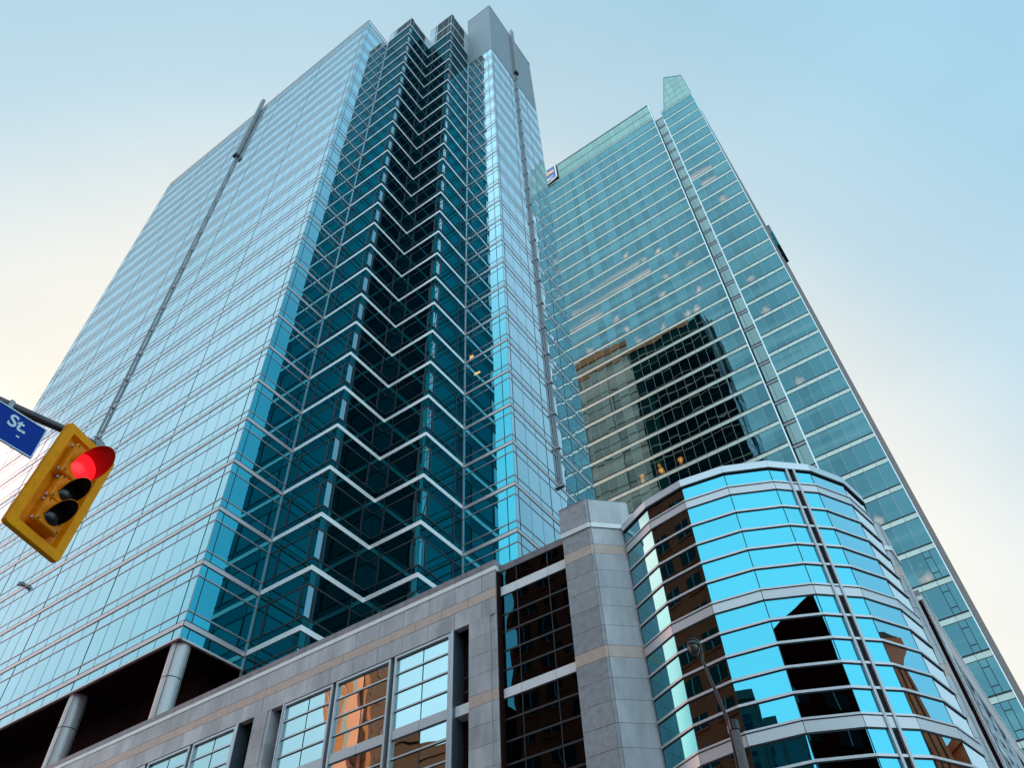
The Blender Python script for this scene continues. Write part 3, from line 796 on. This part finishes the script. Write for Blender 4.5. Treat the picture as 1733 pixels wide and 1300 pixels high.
# curved corner: nine flat facets
seg = 5.05; hd = [-27, -9, 9, 27, 45, 63, 81, 99, 117]
pts = [(0.0, 0.0)]
for a in hd: pts.append((pts[-1][0] + seg * math.cos(R(a)), pts[-1][1] + seg * math.sin(R(a))))
mx_, my_ = (pts[4][0] + pts[5][0]) / 2, (pts[4][1] + pts[5][1]) / 2
V = [(x - mx_ - 11.15, y - my_ + 74.6) for x, y in pts]
def off_poly(o):
    out = []
    for i in range(10):
        a0 = hd[max(i - 1, 0)]; a1 = hd[min(i, 8)]; am = R((a0 + a1) / 2); k = o / math.cos(R((a1 - a0) / 2))
        out.append((V[i][0] + math.sin(am) * k, V[i][1] - math.cos(am) * k))
    return out
def ring(mb, z0, z1, o0, o1, mat, segs=range(9), gap=0.0):
    P0, P1 = off_poly(o0), off_poly(o1)
    for i in segs:
        a, b, c, d = P1[i], P1[i + 1], P0[i + 1], P0[i]
        if gap:
            t = gap / seg
            lerp = lambda p, q, u: (p[0] + (q[0] - p[0]) * u, p[1] + (q[1] - p[1]) * u)
            a, b, c, d = lerp(a, b, t), lerp(a, b, 1 - t), lerp(d, c, 1 - t), lerp(d, c, t)
        mb.hexa([(*a, z0), (*b, z0), (*c, z0), (*d, z0)], [(*a, z1), (*b, z1), (*c, z1), (*d, z1)], mat)
CR0 = [61.5, 59.5]
CR1 = [58.4, 55.95, 53.4, 50.95, 48.5, 46.02]
CR2 = [44.85, 42.6, 40.1, 37.65, 35.2, 32.8]
CR3 = [31.6, 29.2, 26.8, 24.4, 22.0, 19.5]
GRV = 4          # facet with the vertical channel
for i in range(9):
    A, B = V[i], V[i + 1]
    f = MB(SP); gl = MB(SP)
    cols = [(.04, seg - .04)] if i != GRV else [(.04, 1.95), (seg - 1.95, seg - .04)]
    gset = []
    for rows in (CR0, CR1, CR2, CR3):
        gls = [MB(SP) for _ in cols]; gset += gls
        for z1, z0 in zip(rows[:-1], rows[1:]):
            for gl, (a, c) in zip(gls, cols): gl.pane(A, B, a, c, 0, z0 + .04, z1 - .04, G_CURVE, .002)
    f.sbox(A, B, 0, .045, -.2, .03, BOT, 61.6, GASK)
    fo = f.build('facet_joint', POD)
    for gl in gset: gl.build('glazing', fo)
zs_b = [z for rows in (CR1, CR2, CR3) for z in rows[1:-1]]
def seg_list(): return range(9)
for z in zs_b:
    m = MB(SP); ring(m, z + .0, z + .24, -.2, .16, CBAR); ring(m, z - .10, z - .01, -.2, .06, GASK); m.build('mullion_bar', POD)
for z0, z1 in ((58.4, 59.5), (44.85, 46.02), (31.6, 32.8), (18.2, 19.5)):
    m = MB(SP); ring(m, z0 + .1, z1 - .02, -.2, .12, CBAR, gap=.03)
    ring(m, z1 - .015, z1 + .18, -.2, .20, CBAR); ring(m, z0 - .04, z0 + .09, -.2, .06, GASK); ring(m, z1 - .10, z1 - .03, -.2, .14, GASK); m.build('spandrel_band', POD)
m = MB(SP); ring(m, 61.65, 62.6, -1.5, .25, CAPM, gap=.01); ring(m, 61.5, 61.63, -.2, .2, GASK); m.build('cap', POD)
A, B = V[GRV], V[GRV + 1]
m = MB(SP)
m.sbox(A, B, 1.95, 2.2, -.2, .26, BOT, 61.62, CHAN); m.sbox(A, B, seg - 2.2, seg - 1.95, -.2, .26, BOT, 61.62, CHAN)
m.sbox(A, B, 2.21, seg - 2.21, -.3, .03, BOT, 61.6, DARK)
m.build('vertical_channel', POD)

# ================================================================== traffic light, sign and mast arm
TL = thing('traffic_light', (-6.2, 2.185, 5.8), 'yellow three lens traffic light with broad backplate showing red', 'traffic light')
Mtl = Matrix.Translation((-6.2, 2.185, 6.402)) @ Matrix.Rotation(R(12.4), 4, 'Z') @ Matrix.Rotation(R(1.94), 4, 'Y') @ Matrix.Rotation(R(-3.6), 4, 'X')
class LB(MB):                      # local frame: u along the plate (right), v up, w towards the traffic
    def pt(s, u, v, w):
        q = Mtl @ Vector((w, u, v)); return tuple(q)
HW, HH, RC = .30, .60, .035
def rrect(hw, hh, rc, n=5):
    out = []
    for cx, cy, a0 in ((hw - rc, hh - rc, 0), (-hw + rc, hh - rc, 90), (-hw + rc, -hh + rc, 180), (hw - rc, -hh + rc, 270)):
        for i in range(n + 1):
            a = R(a0 + 90 * i / n); out.append((cx + rc * math.cos(a), cy + rc * math.sin(a)))
    return out
def rings(mb, loops, mats):
    n = len(loops[0][0])
    for (l0, w0), (l1, w1), mt in zip(loops[:-1], loops[1:], mats):
        for i in range(n):
            j = (i + 1) % n
            mb.poly([(*l0[i], w0), (*l0[j], w0), (*l1[j], w1), (*l1[i], w1)], mt)
b = LB()
o1, o2, i1, i2 = rrect(HW, HH, .035), rrect(HW - .004, HH - .004, .035), rrect(HW - .085, HH - .085, .012), rrect(HW - .10, HH - .10, .012)
rings(b, [(o1, -.012), (o1, .0), (o2, .004), (i1, .004), (i2, -.045), (i2, -.05)], [YEL] * 5)
b.poly([(*p, -.05) for p in i2], YELD); b.poly([(*p, -.052) for p in reversed(o1)], BLACK)
rings(b, [(o1, -.012), (o1, -.052)], [YEL])
b.build('backplate', TL)
cz = [.245, -.075, -.335]
for i, v0 in enumerate(cz):
    h = LB()
    big = i == 0
    bw, bh, r0 = (.165, .178, .138) if big else (.125, .128, .094)
    hb = rrect(bw, bh, .02)
    rings(h, [([(x, y + v0) for x, y in hb], -.05), ([(x, y + v0) for x, y in hb], .055), ([(x * .93, y * .93 + v0) for x, y in hb], .07)], [YELD] * 2)
    h.poly([(x * .93, y * .93 + v0, .07) for x, y in hb], YELD)
    for su in (-1, 1):
        for sv in (-.8, .8):
            h.tube([(su * (bw + .009), v0 + sv * bh - .012, .02), (su * (bw + .009), v0 + sv * bh + .012, .02)], .011, STEEL, 8)
            h.tube([(su * bw * .84, v0 + sv * bh * 1.02, .07), (su * bw * .84, v0 + sv * bh * 1.02, .077)], .007, BLACK, 8)
    ho = h.build('signal_head', TL)
    # visor: a tunnel open underneath
    vz = LB(); vi = LB(); n = 28; Lv = .27 if big else .20
    a0, a1 = R(-26), R(206)
    for k in range(n):
        p0 = a0 + (a1 - a0) * k / n; p1 = a0 + (a1 - a0) * (k + 1) / n
        def tip(p):   # longer on top than at the sides
            return .07 + Lv * (.10 + .90 * max(0, (math.sin(p) + .45) / 1.45) ** .9)
        q = lambda p, r, w: (r * math.cos(p), v0 + r * math.sin(p), w)
        vz.poly([q(p0, r0 + .004, .07), q(p1, r0 + .004, .07), q(p1, r0 + .004, tip(p1)), q(p0, r0 + .004, tip(p0))], YELD)
        vi.poly([q(p0, r0, .071), q(p1, r0, .071), q(p1, r0, tip(p1)), q(p0, r0, tip(p0))], VGLOW if i == 0 else BLACK)
        vz.poly([q(p0, r0 + .004, tip(p0)), q(p1, r0 + .004, tip(p1)), q(p1, r0, tip(p1)), q(p0, r0, tip(p0))], YELD)
    vo = vz.build('visor', TL, smooth=True); vi.build('visor_lining', vo, smooth=True)
    ln = LB()
    nr = 5
    for a in range(28):
        b0, b1 = 2 * math.pi * a / 28, 2 * math.pi * (a + 1) / 28
        for j in range(nr):
            ra, rb = (r0 - .004) * j / nr, (r0 - .004) * (j + 1) / nr
            wa, wb = .076 + .03 * (1 - (j / nr) ** 2), .076 + .03 * (1 - ((j + 1) / nr) ** 2)
            ps = [(ra * math.cos(b0), v0 + ra * math.sin(b0), wa), (rb * math.cos(b0), v0 + rb * math.sin(b0), wb), (rb * math.cos(b1), v0 + rb * math.sin(b1), wb), (ra * math.cos(b1), v0 + ra * math.sin(b1), wa)]
            if j == 0: ps = ps[1:3] + [ps[0]]
            ln.poly(ps, RED if i == 0 else LENSD)
    ln.build('lens', TL, smooth=True)
k_ = LB()
k_.tube([(.08, .52, -.10), (.08, .72, -.10)], .022, STEEL, 12)
k_.tube([(.08, .66, -.16), (.08, .66, -.02)], .055, STEEL, 16); k_.tube([(.13, .60, -.07), (.13, .69, -.07)], .035, STEEL, 14)
k_.build('clamp', TL)

AR = thing('mast_arm', (-6.32, -6.0, 0), 'dark metal mast arm reaching in from the left edge to the traffic light', 'mast arm')
a = MB()
a.tube([(-6.32, -6.0, 6.2), (-6.32, -4, 6.42), (-6.32, -2, 6.62), (-6.32, 0, 6.79), (-6.32, 1.33, 6.93), (-6.32, 2.0, 7.065), (-6.32, 2.32, 7.11)], [.085, .078, .068, .058, .046, .038, .034], POLE, 18)
a.build('arm', AR, smooth=True)
a = MB(); a.tube([(-6.32, -6, 0), (-6.32, -6, 7.0)], [.14, .10], POLE, 20); a.tube([(-6.32, -6, 0), (-6.32, -6, .25)], [.24, .2], POLE, 20); a.build('pole', AR, smooth=True)

SS = thing('street_sign', (-6.15, 1.0, 6.63), 'blue street name sign with pale border reading St. at the left edge', 'street sign')
b = MB(); b.box(-6.16, -6.148, .35, 1.797, 6.455, 6.805, SBLUE); b.build('plate', SS)
b = MB()
b.box(-6.146, -6.142, .35, 1.797, 6.793, 6.805, SWHITE); b.box(-6.146, -6.142, .35, 1.797, 6.455, 6.467, SWHITE); b.box(-6.146, -6.142, 1.785, 1.797, 6.468, 6.792, SWHITE)
b.build('border', SS)
def sign_text(t, size, y, z, bold):
    o = bpy.data.objects.new('lettering', text_mesh(t, size, .001, SWHITE, bold)); C.objects.link(o); o.parent = SS
    o.rotation_euler = (R(90), 0, R(90)); o.location = Vector((-6.145, y, z)) - SS.location
sign_text('St.', .175, 1.566, 6.690, .004); sign_text('-', .10, 1.612, 6.585, .003)
b = MB(); b.box(-6.32, -6.16, .9, .94, 6.70, 6.86, STEEL); b.box(-6.32, -6.16, 1.42, 1.46, 6.74, 6.90, STEEL); b.build('bracket', SS)

# ================================================================== street lamp
LM = thing('street_lamp', (-3.76, 11, 0), 'slim street lamp with a hooded gooseneck head in front of the curved glass corner', 'street lamp')
b = MB(); b.tube([(-3.74, 11, 0), (-3.672, 11, 6.66)], [.085, .062], LPOLE, 18); b.build('pole', LM, smooth=True)
b = MB(); b.tube([(-3.672, 11, 6.62), (-3.672, 11, 6.75)], .072, LDARK, 16); b.tube([(-3.76, 11, 6.60), (-3.76, 11, 6.70)], .02, STEEL, 8); b.build('collar', LM)
b = MB()
b.tube([(-3.79, 11, 5.2), (-3.765, 11, 6.2), (-3.735, 11, 6.72), (-3.79, 11, 7.1), (-3.86, 11, 7.5), (-3.905, 11, 7.78), (-3.882, 11, 7.92), (-3.885, 11, 8.02), (-3.91, 11, 8.11), (-3.96, 11, 8.165), (-4.02, 11, 8.175), (-4.07, 11, 8.13), (-4.085, 11, 8.07)],
       [.012, .018, .026, .026, .024, .022, .02, .02, .018, .018, .018, .016, .014], LDARK, 12)
b.build('arm', LM, smooth=True)
def ell(mb, c, r, mat, v0, v1, nu=24, nv=10):
    for i in range(nv):
        t0, t1 = v0 + (v1 - v0) * i / nv, v0 + (v1 - v0) * (i + 1) / nv
        for j in range(nu):
            p0, p1 = 2 * math.pi * j / nu, 2 * math.pi * (j + 1) / nu
            f = lambda t, p: (c[0] + r[0] * math.cos(t) * math.cos(p), c[1] + r[1] * math.cos(t) * math.sin(p), c[2] + r[2] * math.sin(t))
            mb.poly([f(t0, p0), f(t0, p1), f(t1, p1), f(t1, p0)], mat)
b = MB(); ell(b, (-3.995, 11, 8.05), (.098, .12, .085), LDARK, 0, R(90)); b.tube([(-3.995, 11, 8.03), (-3.995, 11, 8.055)], .106, LDARK, 24); b.build('hood', LM, smooth=True)
b = MB(); ell(b, (-3.995, 11, 8.035), (.088, .11, .135), LGLASS, R(-90), 0); b.build('lamp_bowl', LM, smooth=True)

# ================================================================== buildings across the street (seen in the glass)
def block(name, label, cat, x0, x1, y0, y1, h, wall, win, nx, fh=3.6, z_first=4.0, ww=.6, wh=.5, faces='nwe', roof=None):
    t = thing(name, ((x0 + x1) / 2, (y0 + y1) / 2, 0), label, cat)
    m = MB(); m.box(x0, x1, y0, y1, -.1, h, wall)
    m.box(x0 - .25, x1 + .25, y0 - .25, y1 + .25, h + .002, h + .9, roof or wall)
    m.build('wall', t)
    z = z_first
    while z + fh * .8 < h:
        m = MB()
        for A, B in (((x1, y1), (x0, y1)), ((x0, y1), (x0, y0)), ((x1, y0), (x1, y1))):
            L = math.hypot(B[0] - A[0], B[1] - A[1]); n = max(2, int(round(nx * L / (x1 - x0))))
            for i in range(n):
                c = L * (i + .5) / n; w = L / n * ww / 2
                m.sbox(A, B, c - w, c + w, -.1, .02, z, z + fh * wh, win); m.sbox(A, B, c - .05, c + .05, .0, .06, z, z + fh * wh, MULL)
                m.sbox(A, B, c - w - .1, c + w + .1, -.1, .12, z - .2, z - .002, wall)
        m.build('window_row', t); z += fh
    return t
block('apartment_block', 'tall brown apartment block mirrored in the left facets of the curved glass corner', 'apartment block', -38.7, -21, -32, -17, 66, BROWNW, OPEN, 6, 3.1)
block('apartment_block', 'low dark brown building across the street with flat roof, mirrored in the podium windows', 'building', -58, -40, -33, -17.5, 35, DKBR, OPEN, 6, 3.2)
block('brick_tower', 'sunlit orange brick tower mirrored in the middle podium window', 'tower', -77, -69.3, -34, -30, 84, BRICK_O, BROWNW, 4, 3.4, 4, .12, .3, roof=TAN)
m = MB(); m.box(-72.6, -70.6, -29.9, -29.3, 0, 80, TAN); m.box(-74.2, -72.7, -29.9, -29.6, 0, 77, CONC)  # tan strip: sunlit corner of the tower put into colour
bt = [o for o in C.objects if o.name.startswith('brick_tower')][0]
m.build('pale_strip', bt)
block('dark_tower', 'dark maroon office slab across the street, mirrored as a black shape in the curved corner', 'office tower', 15, 38.5, -45, -23, 41, DTOW, SOFF, 5, 3.6)
dt = [o for o in C.objects if o.name.startswith('dark_tower')][0]
m = MB(); m.hexa([(15, -44.9, 41.95), (38.5, -44.9, 41.95), (38.5, -23.1, 41.95), (15, -23.1, 41.95)], [(30.1, -44.8, 43), (38.4, -44.8, 50), (38.4, -23.2, 50), (30.1, -23.2, 43)], DTOW)
m.build('roof', dt)
sb = block('stepped_block', 'grey green terraced glass block across the street with steps down to the right', 'building', -20, -5.1, -42, -30, 34.4, GREENW, G_DARK, 3, 3.2, 3, .8, .55)
for i, (x0, x1, h) in enumerate(((-5.08, -4.72, 34.2), (-4.7, -3.4, 32.9), (-3.38, -1.5, 31.6))):
    m = MB(); m.box(x0, x1, -42, -30 - .01 * i, -.1, h, GREENW); m.build('terrace', sb)
    z = 3
    while z < h - 2:
        m = MB(); m.box(x0 + .2, x1 - .2, -30.1, -29.95, z, z + 1.8, G_DARK); m.build('window_row', sb); z += 3.2
ct = thing('clock_tower', (61, 56.6, 0), 'slender brown stone tower with flared top, mirrored in the right of the curved corner', 'tower')
m = MB()
CX, CY = 61, 55.9
for r0_, r1_, z0, z1, mt in ((3.0, 2.5, 0, 30, BROWNS), (2.4, 1.5, 30, 45.2, BROWNS), (1.55, 2.3, 45.21, 46.8, TAN), (2.2, 2.2, 46.81, 48.2, BROWNS), (2.1, 1.2, 48.21, 49.6, DKBR)):
    m.hexa([(CX - r0_, CY - r0_, z0), (CX + r0_, CY - r0_, z0), (CX + r0_, CY + r0_, z0), (CX - r0_, CY + r0_, z0)], [(CX - r1_, CY - r1_, z1), (CX + r1_, CY - r1_, z1), (CX + r1_, CY + r1_, z1), (CX - r1_, CY + r1_, z1)], mt)
m.build('shaft', ct)
m = MB()
for q in (-.8, -.4, 0, .4, .8):
    m.hexa([(CX - 2.46, CY + q * 2.3 - .09, 30), (CX - 2.2, CY + q * 2.3 - .09, 30), (CX - 2.2, CY + q * 2.3 + .09, 30), (CX - 2.46, CY + q * 2.3 + .09, 30)],
           [(CX - 1.56, CY + q * 1.4 - .09, 45), (CX - 1.3, CY + q * 1.4 - .09, 45), (CX - 1.3, CY + q * 1.4 + .09, 45), (CX - 1.56, CY + q * 1.4 + .09, 45)], GASK)
m.build('rib', ct)
block('brick_block', 'orange brick corner building mirrored low in the right of the curved corner', 'building', 50, 62, 59.5, 72, 36, BRICK_R, OPEN, 5, 3.4)
block('teal_block', 'low teal glass block mirrored at the lower right of the curved corner', 'building', 14, 50, 84, 110, 28, G_TEAL, G_TEAL, 12, 3.6, 3, .95, .85)

# ================================================================== sky, sun, camera
SUN_AZ, SUN_EL = -45.0, 11.0     # azimuth from +Y towards +X
sd = Vector((math.sin(R(SUN_AZ)) * math.cos(R(SUN_EL)), math.cos(R(SUN_AZ)) * math.cos(R(SUN_EL)), math.sin(R(SUN_EL))))
w = bpy.data.worlds.new('World'); scene.world = w; w.use_nodes = True
nt = w.node_tree; bg = nt.nodes['Background']; out = nt.nodes['World Output']
sky = nt.nodes.new('ShaderNodeTexSky'); sky.sky_type = 'NISHITA'; sky.sun_disc = False
sky.sun_elevation = R(SUN_EL); sky.sun_rotation = R(SUN_AZ); sky.air_density = 1.0; sky.dust_density = 1.5; sky.ozone_density = 2.0
lk(nt, sky.outputs['Color'], bg.inputs['Color']); bg.inputs['Strength'].default_value = .05
# added sky gradient: paler and warmer towards the sun, boosted blue away from it
tc = nt.nodes.new('ShaderNodeTexCoord')
dot = nt.nodes.new('ShaderNodeVectorMath'); dot.operation = 'DOT_PRODUCT'
lk(nt, tc.outputs['Generated'], dot.inputs[0]); dot.inputs[1].default_value = sd
ac = nt.nodes.new('ShaderNodeMath'); ac.operation = 'ARCCOSINE'; lk(nt, dot.outputs['Value'], ac.inputs[0])
dv = nt.nodes.new('ShaderNodeMath'); dv.operation = 'DIVIDE'; lk(nt, ac.outputs['Value'], dv.inputs[0]); dv.inputs[1].default_value = math.pi
def ramp(stops):
    rp = nt.nodes.new('ShaderNodeValToRGB'); el = rp.color_ramp.elements
    el[0].position = 0; el[0].color = (*stops[0][1], 1); el[1].position = stops[-1][0] / 180; el[1].color = (*stops[-1][1], 1)
    for d, c in stops[1:-1]:
        e = el.new(d / 180); e.color = (*c, 1)
    lk(nt, dv.outputs['Value'], rp.inputs['Fac']); return rp
BACK = (1.05, 1.60, 1.88)  # boosted behind the camera to light the stone and fill the reflections
ra = ramp([(0, (.99, .89, .70)), (38, (.98, .88, .70)), (48, (.82, .81, .73)), (57, (.52, .68, .74)), (66, (.39, .62, .74)), (75, (.34, .60, .76)), (85, (.30, .64, .84)), (97, (.34, .84, 1.12)), (113, BACK), (130, BACK)])
rb = ramp([(0, (.99, .89, .70)), (50, (.80, .90, .92)), (66, (.60, .82, .90)), (78, (.70, 1.02, 1.14)), (94, BACK), (130, BACK)])
sx = nt.nodes.new('ShaderNodeSeparateXYZ'); lk(nt, tc.outputs['Generated'], sx.inputs[0])
fy = nt.nodes.new('ShaderNodeMapRange'); fy.interpolation_type = 'SMOOTHSTEP'
fy.inputs['From Min'].default_value = -.08; fy.inputs['From Max'].default_value = -.45
lk(nt, sx.outputs['Y'], fy.inputs['Value'])
rp = nt.nodes.new('ShaderNodeMix'); rp.data_type = 'RGBA'
lk(nt, fy.outputs['Result'], rp.inputs['Factor']); lk(nt, ra.outputs['Color'], rp.inputs['A']); lk(nt, rb.outputs['Color'], rp.inputs['B'])
# warm glow added low in the left sky, out of frame, for a facet's reflection
fx = nt.nodes.new('ShaderNodeMapRange'); fx.interpolation_type = 'SMOOTHSTEP'
fx.inputs['From Min'].default_value = -.70; fx.inputs['From Max'].default_value = -.79; lk(nt, sx.outputs['X'], fx.inputs['Value'])
fz = nt.nodes.new('ShaderNodeMapRange'); fz.interpolation_type = 'SMOOTHSTEP'
fz.inputs['From Min'].default_value = .66; fz.inputs['From Max'].default_value = .58; lk(nt, sx.outputs['Z'], fz.inputs['Value'])
fm = nt.nodes.new('ShaderNodeMath'); fm.operation = 'MULTIPLY'; lk(nt, fx.outputs['Result'], fm.inputs[0]); lk(nt, fz.outputs['Result'], fm.inputs[1])
fw = nt.nodes.new('ShaderNodeMapRange'); fw.interpolation_type = 'SMOOTHSTEP'
fw.inputs['From Min'].default_value = -.25; fw.inputs['From Max'].default_value = -.215; lk(nt, sx.outputs['Y'], fw.inputs['Value'])
fm2 = nt.nodes.new('ShaderNodeMath'); fm2.operation = 'MULTIPLY'; lk(nt, fm.outputs[0], fm2.inputs[0]); lk(nt, fw.outputs['Result'], fm2.inputs[1])
hz = nt.nodes.new('ShaderNodeMix'); hz.data_type = 'RGBA'; lk(nt, fm2.outputs[0], hz.inputs['Factor'])
lk(nt, rp.outputs['Result'], hz.inputs['A']); hz.inputs['B'].default_value = (3.4, 1.9, 1.5, 1)
# faint uneven high haze
wm = nt.nodes.new('ShaderNodeMapping'); wm.inputs['Scale'].default_value = (1.2, 1.2, 3.5); lk(nt, tc.outputs['Generated'], wm.inputs['Vector'])
wn = nt.nodes.new('ShaderNodeTexNoise'); wn.inputs['Scale'].default_value = 1.6; wn.inputs['Detail'].default_value = 5; lk(nt, wm.outputs['Vector'], wn.inputs['Vector'])
wr = nt.nodes.new('ShaderNodeMapRange'); wr.inputs['From Min'].default_value = .3; wr.inputs['From Max'].default_value = .7
wr.inputs['To Min'].default_value = .955; wr.inputs['To Max'].default_value = 1.045; lk(nt, wn.outputs['Fac'], wr.inputs['Value'])
wx = nt.nodes.new('ShaderNodeMix'); wx.data_type = 'RGBA'; wx.blend_type = 'MULTIPLY'; wx.inputs['Factor'].default_value = 1
lk(nt, hz.outputs['Result'], wx.inputs['A']); lk(nt, wr.outputs['Result'], wx.inputs['B'])
bg2 = nt.nodes.new('ShaderNodeBackground'); lk(nt, wx.outputs['Result'], bg2.inputs['Color']); bg2.inputs['Strength'].default_value = 1.0
add = nt.nodes.new('ShaderNodeAddShader'); lk(nt, bg.outputs[0], add.inputs[0]); lk(nt, bg2.outputs[0], add.inputs[1])
lk(nt, add.outputs[0], out.inputs['Surface'])

ld = bpy.data.lights.new('sun', 'SUN'); ld.energy = 5.0; ld.angle = R(.5); ld.color = (1.0, .72, .46)
lo = bpy.data.objects.new('sun', ld); C.objects.link(lo); lo.rotation_euler = (-sd).to_track_quat('-Z', 'Y').to_euler(); lo.location = (0, 0, 300)

cd = bpy.data.cameras.new('camera'); co = bpy.data.objects.new('camera', cd); C.objects.link(co)
cd.sensor_fit = 'HORIZONTAL'; cd.sensor_width = 36.0; cd.lens = 36.0 * 1338.46 / 1733.0; cd.clip_end = 6000; cd.clip_start = .1
yaw, pitch, roll = R(-32.81489), R(48.485874), R(-3.292402)
F = Vector((math.sin(yaw) * math.cos(pitch), math.cos(yaw) * math.cos(pitch), math.sin(pitch)))
R0 = Vector((math.cos(yaw), -math.sin(yaw), 0)); U0 = R0.cross(F)
Rv = R0 * math.cos(roll) + U0 * math.sin(roll); Uv = U0 * math.cos(roll) - R0 * math.sin(roll)
co.matrix_world = Matrix(((Rv.x, Uv.x, -F.x, 0), (Rv.y, Uv.y, -F.y, 0), (Rv.z, Uv.z, -F.z, EYE), (0, 0, 0, 1)))
scene.camera = co
scene.view_settings.view_transform = 'Standard'; scene.view_settings.look = 'None'; scene.view_settings.exposure = 0; scene.view_settings.gamma = 1
scene.cycles.max_bounces = 10; scene.cycles.glossy_bounces = 8; scene.cycles.diffuse_bounces = 3
